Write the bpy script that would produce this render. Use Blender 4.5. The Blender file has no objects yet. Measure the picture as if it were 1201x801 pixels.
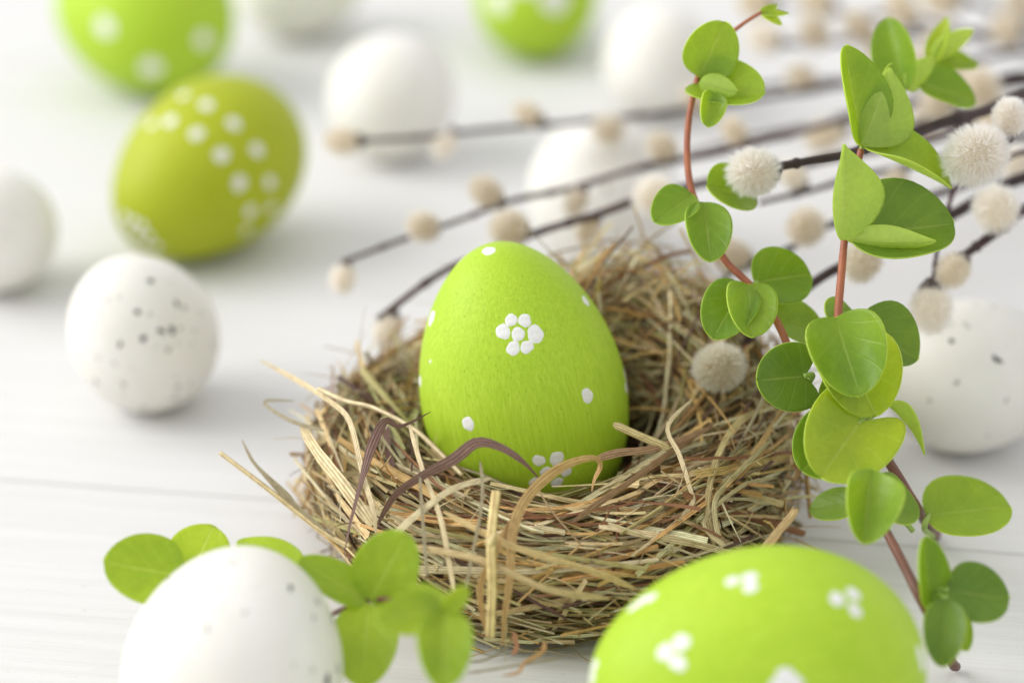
import bpy, bmesh, math, random
from mathutils import Vector, Matrix, Quaternion, noise
from mathutils.bvhtree import BVHTree

S = bpy.context.scene
COL = S.collection
R = math.radians

# ------------------------------------------------------------------ camera
PITCH = R(26.0); FPX = 2850.0; DIST = 0.50
EGG_C = Vector((0, 0, 0.036))
FWD = Vector((0, math.cos(PITCH), -math.sin(PITCH)))
RIGHT = Vector((1, 0, 0)); UP = Vector((0, math.sin(PITCH), math.cos(PITCH)))
CAM = EGG_C - FWD * DIST - RIGHT * (14.5 / FPX * DIST) - UP * (-42.5 / FPX * DIST)
cam_d = bpy.data.cameras.new('camera')
cam_d.sensor_width = 36.0; cam_d.lens = FPX / 1201 * 36.0
cam_d.clip_start = 0.02; cam_d.clip_end = 20
cam_d.dof.use_dof = True; cam_d.dof.focus_distance = 0.474; cam_d.dof.aperture_fstop = 5.7
cam_o = bpy.data.objects.new('camera', cam_d); COL.objects.link(cam_o)
cam_o.matrix_world = Matrix(((RIGHT.x, UP.x, -FWD.x, CAM.x), (RIGHT.y, UP.y, -FWD.y, CAM.y), (RIGHT.z, UP.z, -FWD.z, CAM.z), (0, 0, 0, 1)))
S.camera = cam_o

# ------------------------------------------------------------------ light
w = bpy.data.worlds.new('World'); S.world = w; w.use_nodes = True
bg = w.node_tree.nodes['Background']; bg.inputs[0].default_value = (0.985, 0.985, 1.0, 1); bg.inputs[1].default_value = 0.80
def area(name, loc, target, size, power, col):
    l = bpy.data.lights.new(name, 'AREA'); l.shape = 'RECTANGLE'; l.size = size[0]; l.size_y = size[1]
    l.energy = power; l.color = col
    o = bpy.data.objects.new(name, l); COL.objects.link(o); o.location = loc
    o.rotation_euler = (Vector(target) - Vector(loc)).to_track_quat('-Z', 'Y').to_euler(); return o
area('window_light', (-2.12, 0.22, 1.40), (0.05, 0.2, 0.0), (2.1, 1.7), 56.0, (1.0, 0.99, 0.975))
S.view_settings.view_transform = 'Standard'; S.view_settings.look = 'None'
S.view_settings.exposure = 0.2; S.view_settings.gamma = 1.0
S.render.engine = 'CYCLES'
S.cycles.use_denoising = True
S.cycles.max_bounces = 8; S.cycles.transparent_max_bounces = 8

# ------------------------------------------------------------------ helpers
def P(px, py, z):                      # the point seen at (px, py) at depth z
    return CAM + FWD * z + RIGHT * ((px - 600.5) / FPX * z) - UP * ((py - 400.5) / FPX * z)
def ray(px, py):
    return (FWD + RIGHT * ((px - 600.5) / FPX) - UP * ((py - 400.5) / FPX)).normalized()
def at_h(px, py, h):                   # the point seen at (px, py) at height h above the table
    d = ray(px, py); return CAM + d * ((h - CAM.z) / d.z)
def camdir(v): return (RIGHT * v[0] + UP * v[1] - FWD * v[2])
def pxm(p): return (p - CAM).dot(FWD) / FPX     # metres per pixel at p

def setp(o, label=None, cat=None, group=None, kind=None):
    if label: o['label'] = label
    if cat: o['category'] = cat
    if group: o['group'] = group
    if kind: o['kind'] = kind
    return o
def empty(name, loc, label, cat, group=None):
    o = bpy.data.objects.new(name, None); COL.objects.link(o); o.location = loc
    o.empty_display_size = 0.01
    return setp(o, label, cat, group)
def link(name, me, parent=None, keep=True):
    o = bpy.data.objects.new(name, me); COL.objects.link(o)
    if parent:
        o.parent = parent
        if keep: o.matrix_parent_inverse = Matrix.Translation(-Vector(parent.location))
    return o
def smooth(me):
    me.polygons.foreach_set('use_smooth', [True] * len(me.polygons)); me.update()

# ------------------------------------------------------------------ materials
def mat(name):
    m = bpy.data.materials.new(name); m.use_nodes = True
    nt = m.node_tree; b = nt.nodes['Principled BSDF']; return m, nt, b
def N(nt, t, **k):
    n = nt.nodes.new(t)
    for a, v in k.items(): setattr(n, a, v)
    return n
def ramp(nt, src, stops):
    r = N(nt, 'ShaderNodeValToRGB'); e = r.color_ramp.elements
    while len(e) < len(stops): e.new(0.5)
    for i, (p, c) in enumerate(stops): e[i].position = p; e[i].color = c if len(c) == 4 else (*c, 1)
    nt.links.new(src, r.inputs[0]); return r.outputs[0]
def mapped(nt, scale, kind='Object', rot=(0, 0, 0)):
    tc = N(nt, 'ShaderNodeTexCoord'); mp = N(nt, 'ShaderNodeMapping')
    mp.inputs['Scale'].default_value = scale; mp.inputs['Rotation'].default_value = rot
    nt.links.new(tc.outputs[kind], mp.inputs[0]); return mp.outputs[0]
def noise_n(nt, vec, scale, detail=4, rough=0.55):
    n = N(nt, 'ShaderNodeTexNoise'); n.inputs['Scale'].default_value = scale
    n.inputs['Detail'].default_value = detail; n.inputs['Roughness'].default_value = rough
    if vec is not None: nt.links.new(vec, n.inputs['Vector'])
    return n.outputs['Fac']
def mixc(nt, fac, a, b, mode='MIX'):
    m = N(nt, 'ShaderNodeMix', data_type='RGBA', blend_type=mode)
    for s, v in ((m.inputs[0], fac), (m.inputs[6], a), (m.inputs[7], b)):
        if hasattr(v, 'is_linked'): nt.links.new(v, s)
        else: s.default_value = v if not isinstance(v, tuple) or len(v) == 4 else (*v, 1)
    return m.outputs[2]
def bump(nt, h, dist, strength=1.0, prev=None):
    b = N(nt, 'ShaderNodeBump'); b.inputs['Distance'].default_value = dist; b.inputs['Strength'].default_value = strength
    nt.links.new(h, b.inputs['Height'])
    if prev: nt.links.new(prev, b.inputs['Normal'])
    return b.outputs[0]
def mth(nt, op, a, b=None):
    m = N(nt, 'ShaderNodeMath', operation=op)
    for s, v in ((m.inputs[0], a), (m.inputs[1], b)):
        if v is None: continue
        if hasattr(v, 'is_linked'): nt.links.new(v, s)
        else: s.default_value = v
    return m.outputs[0]

def green_paint(name, c1, c2, c3, rough=0.5):
    m, nt, b = mat(name)
    st = noise_n(nt, mapped(nt, (2300, 2300, 70)), 1.0, 3)        # brush strokes along the egg
    st2 = noise_n(nt, mapped(nt, (1000, 1000, 32)), 1.0, 4)
    bl = noise_n(nt, mapped(nt, (60, 60, 60)), 1.0, 3)
    pit = noise_n(nt, mapped(nt, (2600, 2600, 1200)), 1.0, 2)
    base = mixc(nt, ramp(nt, bl, [(0.35, (0, 0, 0)), (0.7, (1, 1, 1))]), c1, c2)
    base = mixc(nt, mth(nt, 'MULTIPLY', ramp(nt, st2, [(0.42, (0, 0, 0)), (0.66, (1, 1, 1))]), 0.38), base, c3)
    base = mixc(nt, mth(nt, 'MULTIPLY', ramp(nt, st, [(0.38, (1, 1, 1)), (0.55, (0, 0, 0))]), 0.30), base, (c3[0] * .82, c3[1] * .86, c3[2] * .7))
    base = mixc(nt, mth(nt, 'MULTIPLY', ramp(nt, st, [(0.56, (0, 0, 0)), (0.72, (1, 1, 1))]), 0.35), base, (c2[0] * 1.16, c2[1] * 1.1, c2[2] * 2.4))
    pm = ramp(nt, pit, [(0.27, (1, 1, 1)), (0.35, (0, 0, 0))])
    base = mixc(nt, mth(nt, 'MULTIPLY', pm, 0.55), base, (c3[0] * .45, c3[1] * .5, c3[2] * .4))
    nt.links.new(base, b.inputs['Base Color'])
    b.inputs['Roughness'].default_value = rough; b.inputs['Specular IOR Level'].default_value = 0.28
    h = mth(nt, 'SUBTRACT', mth(nt, 'ADD', st, mth(nt, 'MULTIPLY', st2, 0.8)), mth(nt, 'MULTIPLY', pm, 0.5))
    nt.links.new(bump(nt, h, 0.00013, 0.8), b.inputs['Normal'])
    return m
GREEN = green_paint('green_egg_paint', (0.405, 0.60, 0.03), (0.45, 0.64, 0.04), (0.345, 0.54, 0.022))
OLIVE = green_paint('olive_egg_paint', (0.39, 0.45, 0.014), (0.43, 0.485, 0.018), (0.36, 0.415, 0.014))
def dot_paint():
    m, nt, b = mat('white_dot_paint')
    n = noise_n(nt, mapped(nt, (900, 900, 900)), 1, 3)
    nt.links.new(ramp(nt, n, [(0.3, (0.74, 0.74, 0.72)), (0.7, (0.86, 0.86, 0.84))]), b.inputs['Base Color'])
    b.inputs['Roughness'].default_value = 0.55
    nt.links.new(bump(nt, n, 0.0002, 0.6), b.inputs['Normal']); return m
DOT = dot_paint()
def white_shell():
    m, nt, b = mat('white_eggshell')
    n = noise_n(nt, mapped(nt, (70, 70, 70)), 1, 3); f = noise_n(nt, mapped(nt, (1800, 1800, 1800)), 1, 2)
    sp = noise_n(nt, mapped(nt, (420, 420, 420)), 1, 2)
    c = ramp(nt, n, [(0.3, (0.77, 0.75, 0.685)), (0.7, (0.83, 0.815, 0.765))])
    c = mixc(nt, mth(nt, 'MULTIPLY', ramp(nt, sp, [(0.72, (0, 0, 0)), (0.80, (1, 1, 1))]), 0.35), c, (0.35, 0.33, 0.30))
    nt.links.new(c, b.inputs['Base Color'])
    b.inputs['Roughness'].default_value = 0.48; b.inputs['Specular IOR Level'].default_value = 0.35
    b.inputs['Subsurface Weight'].default_value = 0.35; b.inputs['Subsurface Radius'].default_value = (1, 0.8, 0.45)
    b.inputs['Subsurface Scale'].default_value = 0.004
    nt.links.new(bump(nt, f, 0.00008, 0.5), b.inputs['Normal']); return m
SHELL = white_shell()
def plain(name, col, rough=0.6, spec=0.4):
    m, nt, b = mat(name); b.inputs['Base Color'].default_value = (*col, 1); b.inputs['Roughness'].default_value = rough
    b.inputs['Specular IOR Level'].default_value = spec; return m
def speck(name, c1, c2):
    m, nt, b = mat(name)
    n = noise_n(nt, mapped(nt, (1500, 1500, 1500)), 1, 3)
    nt.links.new(ramp(nt, n, [(0.35, c1), (0.65, c2)]), b.inputs['Base Color']); b.inputs['Roughness'].default_value = 0.6; return m
SPK_D = speck('dark_speckle', (0.02, 0.018, 0.016), (0.06, 0.055, 0.05))
SPK_L = speck('faint_speckle', (0.26, 0.25, 0.22), (0.52, 0.51, 0.47))

def straw_mat():
    m, nt, b = mat('dry_straw')
    at = N(nt, 'ShaderNodeAttribute', attribute_name='Col')
    v = mapped(nt, (14, 90, 1), 'UV')
    n = noise_n(nt, v, 1.0, 3)
    v2 = mapped(nt, (2.5, 500, 1), 'UV'); n2 = noise_n(nt, v2, 1.0, 4)
    st = N(nt, 'ShaderNodeTexWave', wave_type='BANDS', bands_direction='X'); nt.links.new(mapped(nt, (2.6, 1, 1), 'UV'), st.inputs['Vector'])
    st.inputs['Scale'].default_value = 0.42; st.inputs['Distortion'].default_value = 1.2
    c = mixc(nt, 1.0, at.outputs['Color'], ramp(nt, n, [(0.28, (0.72, 0.68, 0.60)), (0.72, (1.32, 1.31, 1.27))]), 'MULTIPLY')
    c = mixc(nt, 1.0, c, ramp(nt, n2, [(0.3, (0.80, 0.74, 0.66)), (0.6, (1.12, 1.11, 1.09))]), 'MULTIPLY')
    c = mixc(nt, 0.75, c, mixc(nt, 1.0, c, ramp(nt, st.outputs['Fac'], [(0.2, (0.62, 0.57, 0.5)), (0.8, (1.25, 1.25, 1.25))]), 'MULTIPLY'))
    nt.links.new(c, b.inputs['Base Color']); b.inputs['Roughness'].default_value = 0.5
    b.inputs['Specular IOR Level'].default_value = 0.4
    nt.links.new(bump(nt, st.outputs['Fac'], 0.00012, 0.7), b.inputs['Normal'])
    t = N(nt, 'ShaderNodeBsdfTranslucent'); nt.links.new(c, t.inputs[0])
    mx = N(nt, 'ShaderNodeMixShader'); mx.inputs[0].default_value = 0.08
    nt.links.new(b.outputs[0], mx.inputs[1]); nt.links.new(t.outputs[0], mx.inputs[2])
    nt.links.new(mx.outputs[0], nt.nodes['Material Output'].inputs[0]); return m
STRAW = straw_mat()

def leaf_mat(name, ca, cb, cv, under=False):
    m, nt, b = mat(name)
    uv = N(nt, 'ShaderNodeUVMap'); sx = N(nt, 'ShaderNodeSeparateXYZ'); nt.links.new(uv.outputs[0], sx.inputs[0])
    s = mth(nt, 'ABSOLUTE', mth(nt, 'SUBTRACT', sx.outputs[0], 0.5)); t = sx.outputs[1]     # s 0..0.5
    mid = N(nt, 'ShaderNodeMapRange', interpolation_type='SMOOTHSTEP'); nt.links.new(s, mid.inputs[0])
    mid.inputs[1].default_value = 0.004; mid.inputs[2].default_value = 0.028; mid.inputs[3].default_value = 1; mid.inputs[4].default_value = 0
    # side veins leave the midrib and sweep to the tip
    q = mth(nt, 'SUBTRACT', mth(nt, 'MULTIPLY', t, 4.2), mth(nt, 'MULTIPLY', mth(nt, 'POWER', s, 0.75), 3.6))
    fr = mth(nt, 'ABSOLUTE', mth(nt, 'SUBTRACT', mth(nt, 'FRACT', mth(nt, 'ADD', q, 0.15)), 0.5))
    sv = N(nt, 'ShaderNodeMapRange', interpolation_type='SMOOTHSTEP'); nt.links.new(fr, sv.inputs[0])
    sv.inputs[1].default_value = 0.0; sv.inputs[2].default_value = 0.09; sv.inputs[3].default_value = 1; sv.inputs[4].default_value = 0
    vein = mth(nt, 'MAXIMUM', mid.outputs[0], mth(nt, 'MULTIPLY', sv.outputs[0], 0.32))
    oi = N(nt, 'ShaderNodeObjectInfo')
    n = noise_n(nt, mapped(nt, (95, 95, 95)), 1, 2); n2 = noise_n(nt, mapped(nt, (900, 900, 900)), 1, 3)
    nn = mth(nt, 'ADD', mth(nt, 'MULTIPLY', n, 0.75), mth(nt, 'MULTIPLY', oi.outputs['Random'], 0.35))
    c = mixc(nt, ramp(nt, nn, [(0.32, (0, 0, 0)), (0.78, (1, 1, 1))]), ca, cb)
    c = mixc(nt, mth(nt, 'MULTIPLY', vein, 0.45), c, cv)
    c = mixc(nt, 1.0, c, ramp(nt, n2, [(0.3, (0.95, 0.955, 0.94)), (0.7, (1.04, 1.04, 1.04))]), 'MULTIPLY')
    nt.links.new(c, b.inputs['Base Color']); b.inputs['Roughness'].default_value = 0.30 if not under else 0.5
    b.inputs['Specular IOR Level'].default_value = 0.42
    h = mth(nt, 'ADD', mth(nt, 'MULTIPLY', vein, -0.8 if not under else 0.8), mth(nt, 'MULTIPLY', n2, 0.35))
    nt.links.new(bump(nt, h, 0.00018, 0.8), b.inputs['Normal'])
    tr = N(nt, 'ShaderNodeBsdfTranslucent')
    nt.links.new(mixc(nt, 1.0, c, (1.9, 1.65, 0.9), 'MULTIPLY'), tr.inputs[0])
    mx = N(nt, 'ShaderNodeMixShader'); mx.inputs[0].default_value = 0.5
    nt.links.new(b.outputs[0], mx.inputs[1]); nt.links.new(tr.outputs[0], mx.inputs[2])
    nt.links.new(mx.outputs[0], nt.nodes['Material Output'].inputs[0]); return m
LEAF = leaf_mat('leaf_green', (0.275, 0.40, 0.04), (0.41, 0.54, 0.06), (0.52, 0.62, 0.19))
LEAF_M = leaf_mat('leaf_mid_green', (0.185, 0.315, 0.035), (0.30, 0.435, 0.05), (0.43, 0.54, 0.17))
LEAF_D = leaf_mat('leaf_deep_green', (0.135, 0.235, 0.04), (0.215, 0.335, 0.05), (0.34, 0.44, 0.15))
LEAF_Y = leaf_mat('leaf_yellow_green', (0.235, 0.36, 0.03), (0.40, 0.49, 0.045), (0.50, 0.58, 0.18))
LEAF_U = leaf_mat('leaf_underside', (0.50, 0.66, 0.13), (0.58, 0.73, 0.17), (0.64, 0.76, 0.28), True)

def stem_mat(name, c1, c2, rough=0.45, sc=220):
    m, nt, b = mat(name)
    n = noise_n(nt, mapped(nt, (sc, sc, sc)), 1, 4); f = noise_n(nt, mapped(nt, (2400, 2400, 2400)), 1, 2)
    nt.links.new(ramp(nt, n, [(0.32, c1), (0.68, c2)]), b.inputs['Base Color']); b.inputs['Roughness'].default_value = rough
    nt.links.new(bump(nt, f, 0.0002, 0.5), b.inputs['Normal']); return m
STEM_RED = stem_mat('red_stem', (0.40, 0.13, 0.05), (0.30, 0.085, 0.045))
STEM_BRN = stem_mat('brown_stem', (0.20, 0.075, 0.05), (0.13, 0.055, 0.035))
PETIOLE = stem_mat('petiole_green', (0.26, 0.40, 0.07), (0.34, 0.46, 0.10))
TWIG = stem_mat('willow_bark', (0.05, 0.02, 0.018), (0.022, 0.011, 0.011), 0.48, 260)
TWIG_R = stem_mat('willow_bark_reddish', (0.075, 0.026, 0.023), (0.035, 0.015, 0.015), 0.5, 260)
SCALE_M = stem_mat('bud_scale', (0.035, 0.018, 0.016), (0.07, 0.035, 0.025), 0.3)
def fur_mat(name, root, tip, trans=0.35):
    m, nt, b = mat(name)
    uv = N(nt, 'ShaderNodeUVMap'); sx = N(nt, 'ShaderNodeSeparateXYZ'); nt.links.new(uv.outputs[0], sx.inputs[0])
    c = ramp(nt, sx.outputs[1], [(0.0, root), (0.75, tip)])
    nt.links.new(c, b.inputs['Base Color']); b.inputs['Roughness'].default_value = 0.7
    t = N(nt, 'ShaderNodeBsdfTranslucent'); nt.links.new(c, t.inputs[0])
    mx = N(nt, 'ShaderNodeMixShader'); mx.inputs[0].default_value = trans
    nt.links.new(b.outputs[0], mx.inputs[1]); nt.links.new(t.outputs[0], mx.inputs[2])
    nt.links.new(mx.outputs[0], nt.nodes['Material Output'].inputs[0]); return m
FUR_W = fur_mat('catkin_fur_white', (0.95, 0.89, 0.78), (0.97, 0.96, 0.94), 0.6)
FUR_G = fur_mat('catkin_fur_grey', (0.80, 0.72, 0.58), (0.92, 0.89, 0.82), 0.55)
FUR_T = fur_mat('catkin_fur_tan', (0.86, 0.78, 0.63), (0.95, 0.92, 0.85), 0.58)

def wood_mat():
    m, nt, b = mat('white_painted_wood')
    oi = N(nt, 'ShaderNodeObjectInfo')
    tc = N(nt, 'ShaderNodeTexCoord'); ad = N(nt, 'ShaderNodeVectorMath', operation='ADD')
    cb = N(nt, 'ShaderNodeCombineXYZ'); nt.links.new(mth(nt, 'MULTIPLY', oi.outputs['Random'], 7.0), cb.inputs[0])
    nt.links.new(tc.outputs['Object'], ad.inputs[0]); nt.links.new(cb.outputs[0], ad.inputs[1])
    def mp(sc):
        q = N(nt, 'ShaderNodeMapping'); q.inputs['Scale'].default_value = sc; nt.links.new(ad.outputs[0], q.inputs[0]); return q.outputs[0]
    g1 = noise_n(nt, mp((9, 330, 40)), 1, 5); g2 = noise_n(nt, mp((22, 1300, 100)), 1, 3)
    bl = noise_n(nt, mp((14, 45, 10)), 1, 3); pt = noise_n(nt, mp((380, 900, 300)), 1, 2)
    c = ramp(nt, g1, [(0.3, (0.675, 0.668, 0.655)), (0.62, (0.725, 0.72, 0.712))])
    c = mixc(nt, mth(nt, 'MULTIPLY', ramp(nt, bl, [(0.5, (0, 0, 0)), (0.75, (1, 1, 1))]), 0.45), c, (0.69, 0.665, 0.635))
    wear = mth(nt, 'MULTIPLY', ramp(nt, pt, [(0.71, (0, 0, 0)), (0.78, (1, 1, 1))]), 0.5)
    c = mixc(nt, wear, c, (0.46, 0.42, 0.37))
    c = mixc(nt, mth(nt, 'MULTIPLY', ramp(nt, g2, [(0.30, (1, 1, 1)), (0.42, (0, 0, 0))]), 0.28), c, (0.56, 0.53, 0.49))
    nt.links.new(c, b.inputs['Base Color']); b.inputs['Roughness'].default_value = 0.5; b.inputs['Specular IOR Level'].default_value = 0.3
    h = mth(nt, 'SUBTRACT', mth(nt, 'ADD', g1, mth(nt, 'MULTIPLY', g2, 0.6)), mth(nt, 'MULTIPLY', wear, 0.8))
    nt.links.new(bump(nt, h, 0.0005, 0.6), b.inputs['Normal']); return m
WOOD = wood_mat()

# ------------------------------------------------------------------ table of planks
table = setp(bpy.data.objects.new('table_top', None), kind='structure'); COL.objects.link(table)
table['label'] = 'white painted wooden table top of long planks'
SEAM_ROT = R(-7.0)
def plank_mesh(length, width, th):
    bm = bmesh.new(); bmesh.ops.create_cube(bm, size=1.0)
    bmesh.ops.scale(bm, vec=(length, width, th), verts=bm.verts)
    bmesh.ops.translate(bm, vec=(0, 0, -th / 2), verts=bm.verts)
    bmesh.ops.bevel(bm, geom=[e for e in bm.edges if abs(e.verts[0].co.x - e.verts[1].co.x) > 0.1 and e.verts[0].co.z > -0.001], offset=0.0002, segments=2, affect='EDGES')
    me = bpy.data.meshes.new('plank'); bm.to_mesh(me); bm.free(); me.materials.append(WOOD); return me
g0 = at_h(600, 606, 0)                  # a point on the seam that runs through the nest
seam_dir = (at_h(1150, 645, 0) - at_h(60, 566, 0)).normalized()
ang = math.atan2(seam_dir.y, seam_dir.x); nrm = Vector((-seam_dir.y, seam_dir.x, 0))
PW = 0.118
pm_ = plank_mesh(1.5, PW - 0.00005, 0.02)
for k in range(-3, 6):
    o = link('plank', pm_, table)
    o.location = g0 + nrm * (PW * (k + 0.5)) + seam_dir * random.Random(k).uniform(-.1, .1); o.location.z = 0 - (0.0002 if k % 2 else 0)
    o.rotation_euler = (0, 0, ang)
slab = bmesh.new(); bmesh.ops.create_cube(slab, size=1.0); bmesh.ops.scale(slab, vec=(1.45, 1.0, 0.018), verts=slab.verts)
me = bpy.data.meshes.new('underlay'); slab.to_mesh(me); slab.free(); me.materials.append(WOOD)
o = link('underlay', me, table); o.location = (g0.x, g0.y + 0.18, -0.0315); o.rotation_euler = (0, 0, ang)

# ------------------------------------------------------------------ eggs
def egg_mesh(name, a, b, mt, k=0.13, nu=96, nv=64, lump=0.0, seed=0, k2=0.02):
    # long axis is local z, narrow end up
    vs = [(0, 0, -a)]; fs = []
    for j in range(1, nv):
        t = -math.pi / 2 + math.pi * j / nv
        zz = a * math.sin(t); r = b * math.cos(t) * (1 - k * math.sin(t) - k2 * math.sin(t) ** 2)
        for i in range(nu):
            q = 2 * math.pi * i / nu; vs.append((r * math.cos(q), r * math.sin(q), zz))
    vs.append((0, 0, a)); L = len(vs) - 1
    if lump:
        vs = [tuple(Vector(v) * (1 + lump * noise.noise(Vector(v) * 45 + Vector((seed, 0, 0))))) for v in vs]
    for i in range(nu):
        i2 = (i + 1) % nu; fs.append((0, 1 + i2, 1 + i)); o_ = 1 + (nv - 2) * nu; fs.append((L, o_ + i, o_ + i2))
    for j in range(nv - 2):
        for i in range(nu):
            i2 = (i + 1) % nu; p = 1 + j * nu; fs.append((p + i, p + i2, p + nu + i2, p + nu + i))
    me = bpy.data.meshes.new(name); me.from_pydata(vs, [], fs); me.materials.append(mt); smooth(me); return me

def patch(bvh, hit, nrm_, rx, ry, rot, h, irr, rnd, rings=4, seg=16, lift=0.00004, dome=True):
    # paint blob draped on a surface
    t1 = nrm_.orthogonal().normalized(); t1 = Quaternion(nrm_, rot) @ t1; t2 = nrm_.cross(t1)
    ph = [rnd.uniform(0, 6.28) for _ in range(3)]; vs = []; fs = []
    def rad(q): return 1 + irr * (0.5 * math.sin(2 * q + ph[0]) + 0.35 * math.sin(3 * q + ph[1]) + 0.3 * math.sin(5 * q + ph[2]))
    def pt(fr, q):
        p = hit + (t1 * (rx * math.cos(q)) + t2 * (ry * math.sin(q))) * (fr * rad(q))
        loc, n, _, _ = bvh.find_nearest(p)
        hh = (h * (1 - fr ** 3) + h * 0.35 * math.exp(-((fr - 0.8) / 0.15) ** 2)) if dome else 0
        return loc + n * (lift + hh if fr < 1 else (-0.00002 if dome else lift))
    vs.append(pt(0, 0))
    for r_ in range(1, rings + 1):
        for s in range(seg): vs.append(pt(r_ / rings, 2 * math.pi * s / seg))
    for s in range(seg):
        s2 = (s + 1) % seg; fs.append((0, 1 + s, 1 + s2))
        for r_ in range(rings - 1):
            p = 1 + r_ * seg; fs.append((p + s, p + seg + s, p + seg + s2, p + s2))
    return vs, fs

def place_egg(name, cx, cy, w_px, ratio, axis, mt, label, group, k=0.13, base_h=0.0, lump=0.0, seed=0):
    # axis: world direction of the narrow end. w_px: short diameter in pixels
    b = 0.02
    for _ in range(6):
        c = at_h(cx, cy, base_h + b); b = w_px / 2 * pxm(c)
    a = b * ratio
    me = egg_mesh('shell', a, b, mt, k, lump=lump, seed=seed)
    q = Vector(axis).normalized().to_track_quat('Z', 'Y'); M = q.to_matrix().to_4x4()
    zmin = min((M @ v.co).z for v in me.vertices)
    c = at_h(cx, cy, base_h - zmin)
    root = empty(name, (c.x, c.y, base_h), label, 'egg', group)
    o = bpy.data.objects.new('shell', me); COL.objects.link(o); o.parent = root
    o.location = (0, 0, c.z - base_h); o.rotation_euler = q.to_euler()
    mw = Matrix.Translation(c) @ M
    bvh = BVHTree.FromPolygons([mw @ v.co for v in me.vertices], [tuple(p.vertices) for p in me.polygons])
    return root, bvh, mw, a, b

def dots(root, bvh, lst, rnd, base_h=0.0):
    for (px, py, r_, *rest) in lst:
        h, n, i, d = bvh.ray_cast(CAM, ray(px, py))
        if h is None:
            continue
        m = r_ * (.92 + .14 * rnd.random()) * pxm(h); asp = rest[0] if rest else rnd.uniform(0.88, 1.14)
        vs, fs = patch(bvh, h, n, m, m * asp, rnd.uniform(0, 3), 0.00005, 0.15, rnd)
        me = bpy.data.meshes.new('dot'); me.from_pydata([v - h for v in vs], [], fs); me.materials.append(DOT); smooth(me)
        o = bpy.data.objects.new('dot', me); COL.objects.link(o); o.parent = root
        o.location = h - Vector(root.location)

def speckles(root, bvh, a, b, lst, n_rand, rnd):
    V = []; F = []; MI = []
    def add(h, n, m, asp, mi):
        vs, fs = patch(bvh, h, n, m, m * asp, rnd.uniform(0, 3), 0, 0.5, rnd, 2, 11, 0.00003 + 0.00001 * rnd.random(), False)
        o_ = len(V); V.extend(v - Vector(root.location) for v in vs); F.extend(tuple(x + o_ for x in f) for f in fs); MI.extend([mi] * len(fs))
    for (px, py, r_, mi) in lst:
        h, n, i, d = bvh.ray_cast(CAM, ray(px, py))
        if h is not None: add(h, n, r_ * (1.05 if mi == 0 else .62) * pxm(h), rnd.uniform(0.4, 0.95), mi)
    c = Vector(root.location) + Vector((0, 0, b))
    for _ in range(n_rand):
        d = Vector((rnd.gauss(0, 1), rnd.gauss(0, 1), rnd.gauss(0, 1))).normalized()
        h, n, i, dd = bvh.ray_cast(c + d * 0.2, -d)
        if h is None: continue
        add(h, n, rnd.choice((.0003, .0004, .0005, .0008)) * rnd.uniform(0.7, 1.2), rnd.uniform(0.45, 1), 0 if rnd.random() < 0.3 else 1)
    if not V: return
    me = bpy.data.meshes.new('speckle_marks'); me.from_pydata(V, [], F); me.materials.append(SPK_D); me.materials.append(SPK_L)
    me.polygons.foreach_set('material_index', MI); smooth(me)
    o = bpy.data.objects.new('speckle_marks', me); COL.objects.link(o); o.parent = root; o['kind'] = 'stuff'

rnd = random.Random(4)
PE = 'painted eggs'; WE = 'speckled white eggs'
# the main egg stands in the nest
a0, b0 = 0.0319, 0.02125; ECEN = Vector((-.00037, 0, .0333))
me = egg_mesh('shell', a0, b0, GREEN, 0.0685, 160, 110, lump=0.002, k2=0.078)
main_egg = empty('painted_egg', (ECEN.x, ECEN.y, ECEN.z - a0), 'bright green painted egg with white dot flower standing upright in straw nest', 'egg', PE)
so = bpy.data.objects.new('shell', me); COL.objects.link(so); so.parent = main_egg
q = Vector((-0.198, 0.1036, 1)).normalized().to_track_quat('Z', 'Y')
so.location = (0, 0, a0); so.rotation_euler = q.to_euler()
mw = Matrix.Translation(ECEN) @ q.to_matrix().to_4x4()
MAIN_BVH = BVHTree.FromPolygons([mw @ v.co for v in me.vertices], [tuple(p.vertices) for p in me.polygons])
dots(main_egg, MAIN_BVH, [(573, 294, 10), (506, 373, 9), (590, 389, 10.5), (599.5, 375.5, 8), (615.5, 376, 8.5), (607.6, 392, 9.3), (628, 392, 10.5),
    (602, 408.5, 8.8), (618, 407, 8.8), (689, 464, 9), (549, 497, 8.5, 1.2), (687, 353, 8.5), (632, 540, 8.6), (653, 538, 9), (641.5, 554, 8.2),
    (653.5, 566, 8.2), (664, 553, 8.5), (628, 566, 8), (491.8, 461, 11), (493, 477, 9), (492.5, 447, 8), (730, 424, 8), (733, 440, 10), (734.5, 455, 8), (504.5, 424, 2)], rnd)

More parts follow.
